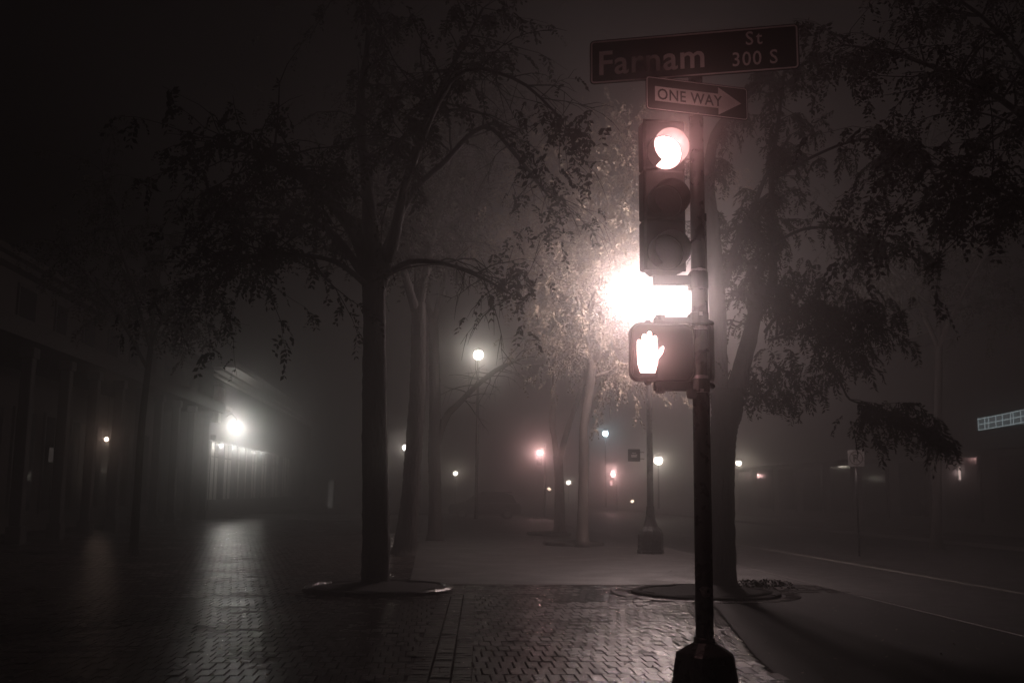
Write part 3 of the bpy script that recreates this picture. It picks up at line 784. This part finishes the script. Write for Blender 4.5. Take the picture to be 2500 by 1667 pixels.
lamp1(1544, 1223, 120, 5, WW, 'faint dot of a far lamp low beside the lamp post', M_smallw, .18)
lamp1(990, 1092, 50, 60, (1, .86, .78), 'street lamp mostly hidden behind the second trunk', M_farw, .14)

# far red signals
def far_signal(px, py, y, label, power=60, second=None, sub=None):
    c = P(px, py, y); s = .13 if y < 90 else .16
    t = thing('traffic_light', Vector((c.x + .4, y, 0)), label, 'traffic light', 'distant red traffic lights')
    b = MB(); b.tube([(c.x + .4, y, -.1), (c.x + .4, y, c.z + .6)], .08, 10); b.tube([(c.x + .4, y, c.z + .3), (c.x, y + .1, c.z + .3)], .04, 8); b.build('pole', M_black, t, True)
    b = MB(); b.box((c.x - .19, y, c.z - .85), (c.x + .19, y + .2, c.z + .22), .02); b.build('housing', M_hous, t)
    for k in range(3):
        b = MB(Matrix.Translation((c.x, y, c.z - k * .33))); b.lathe([(s, 0), (s * .8, .02), (.02, .04)], 16)
        b.M = Matrix.Translation((c.x, y - .004, c.z - k * .33)) @ Matrix.Rotation(R(90), 4, 'X'); b.v = []; b.f = []
        b.lathe([(s, 0), (s * .85, .04), (s * .4, .07), (.02, .08)], 16)
        b.build('lens', M_farr if k == 0 else M_lensoff, t, True)
    light('POINT', (c.x, y - .35, c.z), power, (1, .58, .56), t, .15)
    return t
far_signal(1317, 1105, 72, 'distant red traffic light glowing left of the Y-shaped tree', 240)
ft = far_signal(1495, 1157, 95, 'distant red traffic light low between the pale tree and the lamp post', 380)
c2 = P(1493, 1179, 94.8); b = MB(); b.box((c2.x - .12, 94.8, c2.z - .2), (c2.x + .12, 94.95, c2.z + .2), .03); b.build('lit_hand_panel', emis('dim_red_glow', (1, .55, .5), 3.0), ft)
far_signal(1827, 1123, 82, 'tiny pair of pinkish signal lights beside the forked trunk', 25)

# ------------------------------------------------------------------ no parking sign
c = P(2090, 1118, 28.6); nb = Vector((c.x, 28.6, 0))
npz = thing('no_parking_sign', nb, 'square white no-parking sign on a thin post beside the road', 'traffic sign')
mN = Matrix.Translation(c) @ Matrix.Rotation(R(-2), 4, 'Z')
plate(mN, .225, .225, .03, M_signwht, npz)
M_faint = mat('faded_sign_red', (.20, .14, .14), .5, noise=.2)
b = MB(mN)
def ringp(r0, r1, y):
    n = 32; b.add([(r * math.cos(2 * math.pi * i / n), y, r * math.sin(2 * math.pi * i / n) + .0) for r in (r0, r1) for i in range(n)], [(i, (i + 1) % n, (i + 1) % n + n, i + n) for i in range(n)])
ringp(.165, .190, -.003)
b.add([(x, -.004, z) for x, z in ((-.13, .11), (-.11, .13), (.13, -.11), (.11, -.13))], [(0, 1, 2, 3)])
b.build('prohibition_ring', M_faint, npz)
b = MB(mN); text_into(b, 'P', .30, -.095, -.108, -.0025, 1, .004); b.build('letter', M_signblk, npz)
b = MB(); b.tube([(c.x, 28.63, -.05), (c.x, 28.63, c.z + .24)], .028, 8); b.build('post', M_black, npz, True)

# ------------------------------------------------------------------ left building
UF = -11.7
bl = thing('market_building', F(-15, 42, 0), 'long dark two-storey building with a columned canopy on the left', 'building')
b = MB(RF); b.box((-26, 12, 0), (-14.6, 56.6, 5.7)); b.box((-26, 12, 5.72), (-12.6, 56.6, 8.3)); b.build('wall', M_wall, bl)
b = MB(RF); b.box((-14.6, 13, 5.72), (UF + .55, 56.4, 5.98)); b.box((UF + .42, 13, 5.62), (UF + .62, 56.5, 6.14)); b.box((-12.6, 13, 6.0), (-12.4, 56.6, 6.25)); b.build('canopy', M_trim, bl)
b = MB(RF); b.box((-12.6, 12, 8.0), (-12.2, 57.2, 8.18)); b.box((-12.8, 12, 8.18), (-11.95, 57.4, 8.36)); b.build('cornice', M_wall, bl)
vs_ = [UF * -1 * k for k in (2.10, 2.36, 2.62, 2.89, 3.13, 3.38, 3.63, 3.87, 4.13, 4.40, 4.70)]
for v_ in vs_:
    b = MB(RF); b.box((UF - .16, v_ - .16, 0), (UF + .16, v_ + .16, 5.6), .02); b.box((UF - .22, v_ - .22, 0), (UF + .22, v_ + .22, .5), .02)
    b.box((UF - .22, v_ - .22, 5.3), (UF + .22, v_ + .22, 5.6), .02); b.build('column', M_trim, bl)
for i in range(len(vs_) - 1):
    va, vb_ = vs_[i] + .5, vs_[i + 1] - .4
    fr = MB(RF); fr.box((-14.6, va, .6), (-14.5, vb_, 4.4)); fo = fr.build('window', M_trim, bl)
    g = MB(RF); g.box((-14.5, va + .12, .75), (-14.485, (va + vb_) / 2 - .05, 4.25)); g.box((-14.5, (va + vb_) / 2 + .05, .75), (-14.485, vb_ - .12, 4.25)); g.build('pane', M_glass, fo)
    fr = MB(RF); fr.box((-12.6, va + .5, 6.5), (-12.53, vb_ - .3, 7.75)); fo = fr.build('window', M_trim, bl)
    g = MB(RF); g.box((-12.53, va + .6, 6.6), (-12.515, vb_ - .4, 7.65)); g.build('pane', M_glass, fo)
# paper notice on a window
b = MB(RF); b.box((-14.484, 40.55, 2.55), (-14.478, 41.0, 3.1)); o = b.build('paper_notice', M_signwht, None); tag(o, 'small pale paper notice stuck inside the dark shop window', 'notice')
# hanging bulb
c = P(260, 1072, 45.0)
t = thing('hanging_lamp', c, 'small warm bulb glowing alone under the dark canopy', 'lamp')
b = MB(Matrix.Translation(c)); b.lathe(globe_prof(.09), 14); b.build('bulb', M_smallw, t, True)
b = MB(Matrix.Translation(c)); b.lathe([(.05, .12), (.05, .2), (.015, .22), (.015, 5.7 - c.z)], 8); b.build('cord', M_trim, t)
light('POINT', c, 9.0, (1, .72, .58), t, .14)
# three tiny glowing dots put in for reflections in an upper window
c = P(270, 830, 40.6)
t = thing('window_glints', c, 'three tiny glowing dots standing in for reflections in a dark upper window', 'window glint')
b = MB(); b.tube([P(240, 822, 40.6), P(270, 832, 40.6), P(298, 838, 40.6)], .012, 5); b.build('glint_wire', M_trim, t)
for px, py in ((260, 828), (270, 831), (280, 833)):
    q = P(px, py, 40.6); b = MB(Matrix.Translation(q)); b.lathe(globe_prof(.035), 8); b.build('bulb', emis('glint_glow', (1, .8, .65), .9), t, True)  # each added dot glows in place of a window reflection

# next building with the lit shopfront
b2 = thing('shop_building', F(-15, 75, 0), 'building with pale lit shopfront bays beyond the canopy', 'building')
U2 = -11.9
b = MB(RF); b.box((-26, 56.9, 0), (U2 - .35, 104, 8.3)); b.box((U2 - .35, 56.9, 4.25), (U2, 104, 8.3)); b.build('wall', M_wallp, b2)
b = MB(RF); b.box((U2 - .35, 56.9, 0), (U2 + .06, 104, 1.0)); b.build('plinth', M_trim, b2)
b = MB(RF); b.box((U2, 56.9, 8.0), (U2 + .45, 104, 8.15)); b.box((U2 - .02, 56.4, 8.152), (U2 + 1.25, 104, 8.30)); b.box((U2 + 1.15, 56.4, 8.303), (U2 + 1.3, 104, 8.45)); b.box((U2, 56.9, 7.7), (U2 + .25, 104, 7.85)); b.build('cornice', M_palet, b2)
b = MB(RF); b.box((U2, 56.95, 5.95), (U2 + .65, 59.3, 6.15)); b.box((U2, 57.2, 6.45), (U2 + .25, 59.0, 7.2)); b.box((U2, 57.0, 5.2), (U2 + .35, 57.7, 5.75)); b.build('balcony_ledge', M_palet, b2)
bays = [(57.3, 60.6), (61.0, 64.6), (65.0, 67.4), (67.9, 70.0), (70.6, 74.0), (74.6, 78.6), (79.4, 84.5), (86, 91)]
for i, (va, vb_) in enumerate(bays):
    fr = MB(RF); fr.box((U2 - .34, va, 1.0), (U2 - .27, vb_, 4.25)); fo = fr.build('window', M_panel, b2)
    g = MB(RF); g.box((U2 - .30, vb_, 1.0), (U2 + .02, vb_ + .38, 4.25)); 
    m_ = (va + vb_) / 2
    for k in range(1, 3):
        vv = va + (vb_ - va) * k / 3; g.box((U2 - .27, vv - .03, 1.02), (U2 - .22, vv + .03, 4.2))
    g.box((U2 - .27, va, 3.35), (U2 - .225, vb_, 3.42))
    g.build('frame', M_trim, fo)
b = MB(RF); b.box((U2 - .02, 57, 4.22), (U2 + .28, 100, 4.5)); b.build('fascia', M_trim, b2)
def downlight(v_, power, label):
    c = F(U2 + .16, v_, 4.14)
    t = thing('downlight', c, label, 'downlight', 'downlights over the shopfront bays')
    b = MB(Matrix.Translation(c)); b.lathe([(.05, .08), (.07, .0), (.07, -.04), (.055, -.05)], 12); b.build('shade', M_trim, t, True)
    b = MB(Matrix.Translation(c)); b.lathe([(.05, -.052), (.03, -.07), (.01, -.075)], 10); b.build('bulb', M_wallw_s, t, True)
    light('POINT', c + Vector((0, 0, -.14)), power, (1, .97, .90), t, .05)
M_wallw_s = emis('downlight_glow', (1, .97, .92), 1.5)
for i, (v_, pw, lb__) in enumerate(((59.0, 45, 'downlight over the widest lit bay beside the canopy'), (62.6, 45, 'downlight under the wall lantern'), (66.4, 45, 'downlight over the middle narrow bay'),
                                    (69.2, 40, 'downlight over the dim bay past the middle'), (73.0, 36, 'downlight over the last dim bays'))):
    downlight(v_, pw, lb__)
# wall lantern
c = P(577, 1042, 59.6)
print('lantern u', RF.inverted() @ c, U2)
t = thing('wall_lantern', c, 'dazzling white wall lantern at the corner of the left building', 'wall lamp')
b = MB(Matrix.Translation(c)); b.lathe(globe_prof(.26), 16); b.build('lamp_globe', M_wallw, t, True)
b = MB(); wp = F(U2 + .01, 59.6 * 1.0, c.z); q = RF.inverted() @ c
wpt = F(U2 + .01, q.y, c.z + .55)
b.tube([wpt, (wpt + c) / 2 + Vector((0, 0, .5)), c + Vector((0, 0, .5)), c + Vector((0, 0, .2))], .035, 8); b.build('bracket', M_black, t, True)
light('POINT', c, 3200.0, (1, .97, .90), t, .27)
# slim lit doorway far left
dd = thing('lit_doorway', F(U2 + .1, 95.0, 0), 'narrow pale lit doorway strip far along the left building', 'door')
c = P(807, 1205, 92); b = MB(); b.box((c.x - .2, 92, 0.02), (c.x + .2, 92.1, c.z + 1.0)); b.build('lit_panel', emis('doorway_glow', (1, .95, .88), .10), dd)
b = MB(); b.box((c.x - .35, 92.1, 0), (c.x + .35, 92.3, c.z + 1.2)); b.build('frame', M_trim, dd)

# ------------------------------------------------------------------ right building and its lit sign
br = thing('corner_building', F(28, 40, 0), 'dark building across the road on the right', 'building')
b = MB(RF); b.box((23.6, 10, 0), (36, 90, 9)); b.build('wall', M_wall, br)
b = MB(RF); b.box((23.3, 10, 8.7), (23.6, 90, 9.2)); b.build('cornice', M_trim, br)
b = MB(RF); b.box((23.25, 12, 3.55), (23.6, 88, 3.8)); b.build('fascia', M_trim, br)
v_ = 20.0
while v_ < 80:
    fr = MB(RF); fr.box((23.5, v_, .5), (23.6, v_ + 3.2, 3.4)); fo = fr.build('window', M_trim, br)
    g = MB(RF); g.box((23.48, v_ + .15, .65), (23.5, v_ + 3.05, 3.25)); g.build('pane', M_glass, fo); v_ += 4.5
M_bulb = emis('pale_blue_tube', (.74, .88, .92), .40)
M_bulb2 = emis('blue_backlight', (.66, .80, .85), .07)
dS = 36.0
A_ = P(2388, 1035, 41.5); B_ = P(2512, 1016, 37.5)
ls = thing('lit_shop_sign', (A_ + B_) / 2, 'pale blue lit strip sign at the right edge of the view', 'sign')
h_ = .235
b = MB(); b.add([A_ + Vector((0, 0, -h_)), B_ + Vector((0, 0, -h_)), B_ + Vector((0, 0, h_)), A_ + Vector((0, 0, h_)),
                 A_ + Vector((.15, .1, -h_)), B_ + Vector((.15, .1, -h_)), B_ + Vector((.15, .1, h_)), A_ + Vector((.15, .1, h_))],
                [(0, 1, 2, 3), (4, 5, 6, 7), (0, 1, 5, 4), (3, 2, 6, 7), (0, 3, 7, 4), (1, 2, 6, 5)]); b.build('backlit_panel', M_bulb2, ls)
b = MB(); off = Vector((-.03, -.06, 0))
def lerp(t_, z_): return A_.lerp(B_, t_) + Vector((0, 0, z_)) + off
for zz in (-.0, h_ * .95, -h_ * .95): b.tube([lerp(0, zz - .03), lerp(.5, zz), lerp(1, zz + .05)], .018, 5)
for t_ in (0, .14, .22, .37, .5, .66, .71, .85, .93): b.tube([lerp(t_, -h_), lerp(t_ + .004, h_)], .014, 5)
b.build('light_tubes', M_bulb, ls)
# dim lit window on the right
c = P(2344, 1155, 40); t = thing('wall_sconce', c, 'faint upright light on the right building behind the slim tree', 'wall lamp')
b = MB(); b.box((c.x - .03, 40, c.z - .25), (c.x + .03, 40.08, c.z + .25), .01); b.build('light_tube', emis('sconce_glow', (1, .78, .72), .8), t)
b = MB(); b.box((c.x - .05, 40.08, c.z - .3), (c.x + .05, 40.2, c.z + .3)); b.build('back_plate', M_trim, t)
light('POINT', c + Vector((-.25, -.3, 0)), 3.5, (1, .72, .68), t, .08)

# ------------------------------------------------------------------ parked cars in the fog
def car(loc, ang, label, mt_paint):
    Mx = Matrix.Translation(loc) @ Matrix.Rotation(ang, 4, 'Z')
    t = thing('parked_car', loc, label, 'car', 'cars parked in the fog')
    body = [(-2.25, .35), (-2.3, .75), (-2.15, .98), (-1.25, 1.05), (1.35, 1.02), (2.2, .88), (2.32, .6), (2.25, .33)]
    b = MB(Mx)
    b.loft([[(x, y, z if z < .6 else z) for x, z in body] for y in (-.86, .86)]); 
    b.loft([[(x * s, y, .35 + (z - .35) * s) for x, z in body] for y, s in ((-.90, .96), (-.86, 1.0))]); b.loft([[(x * s, y, .35 + (z - .35) * s) for x, z in body] for y, s in ((.86, 1.0), (.90, .96))])
    b.build('body', mt_paint, t)
    cab = [(-2.0, 1.0), (-1.7, 1.5), (-1.2, 1.66), (.15, 1.66), (.6, 1.55), (1.25, 1.03)]
    b = MB(Mx); b.loft([[(x * s, y * k_, 1.0 + (z - 1.0) * s) for x, z in cab] for y, s, k_ in ((-.78, 1, 1), (.78, 1, 1))])
    b.box((-1.7, -.6, 1.66), (.2, .6, 1.70)); b.build('cabin', mt_paint, t)
    for s in (-1, 1):
        b = MB(Mx); 
        for pl in (((-1.72, 1.06), (-1.55, 1.46), (-1.15, 1.58), (-.45, 1.58), (-.45, 1.06)), ((-.38, 1.06), (-.38, 1.58), (.12, 1.58), (.5, 1.48), (.98, 1.06))):
            b.prism(list(pl), s * .782, s * .79)
        b.build('side_window', M_carg, t)
    for x in (-1.4, 1.45):
        for s in (-1, 1):
            w = MB(Mx @ Matrix.Translation((x, s * .82, .34)) @ Matrix.Rotation(R(90), 4, 'X')); w.lathe([(.2, -.11), (.32, -.11), (.345, -.08), (.345, .08), (.32, .11), (.2, .11)], 22)
            wo = w.build('wheel', M_tyre, t, True)
            w = MB(Mx @ Matrix.Translation((x, s * .82, .34)) @ Matrix.Rotation(R(90), 4, 'X')); w.lathe([(.03, -.112), (.2, -.118), (.21, -.10), (.21, .10), (.2, .118), (.03, .112)], 14); w.build('rim', M_rim, wo)
    for s in (-1, 1):
        b = MB(Mx); b.box((2.22, s * .55, .62), (2.30, s * .8, .78), .01); b.build('headlight', M_carg, t)
    return t
g1 = G(1172, 1272)
car(Vector((g1.x, 66, -.12)), R(184), 'dark parked car low in the fog behind the bare-branched tree', M_carp)

# ------------------------------------------------------------------ fallen leaves on the bricks
lv, lf = [], []
for _ in range(1500):
    y = rng.uniform(4.5, 26); x = rng.uniform(-.5, .5) * y
    q = RF.inverted() @ Vector((x, y, 0))
    if q.x > KU - .1: continue
    a = rng.uniform(0, 6.28); s = rng.uniform(.008, .022); n = len(lv); z = rng.uniform(.005, .012)
    d1 = np.array((math.cos(a), math.sin(a), rng.uniform(-.2, .5))) * s * 1.6; d2 = np.array((-math.sin(a), math.cos(a), rng.uniform(-.1, .3))) * s * .7
    c = np.array((x, y, z + .004)); lv += [tuple(c - d1), tuple(c + d2), tuple(c + d1), tuple(c - d2)]; lf.append((n, n + 1, n + 2, n + 3))
me = bpy.data.meshes.new('fallen_leaves'); me.from_pydata(lv, [], lf); me.materials.append(M_leaf2)
tag(put(bpy.data.objects.new('fallen_leaves', me)), 'small fallen leaves scattered over the brick pavement', 'leaves', kind='stuff')

# ------------------------------------------------------------------ fog
mh = bpy.data.materials.new('haze'); mh.use_nodes = True; n = mh.node_tree; n.nodes.clear()
out = n.nodes.new('ShaderNodeOutputMaterial'); add = n.nodes.new('ShaderNodeAddShader')
for i_, (dens, g_) in enumerate(FOG):     # droplets scatter partly all round, partly straight on
    pv = n.nodes.new('ShaderNodeVolumePrincipled'); pv.inputs['Color'].default_value = (.93, .92, .92, 1)
    pv.inputs['Density'].default_value = dens; pv.inputs['Anisotropy'].default_value = g_
    n.links.new(pv.outputs[0], add.inputs[i_])
n.links.new(add.outputs[0], out.inputs['Volume'])
b = MB(); b.box((-150, -25, -1.2), (150, 250, 16)); h = b.build('haze', mh); tag(h, 'thin night fog filling the whole street', 'fog', kind='stuff')
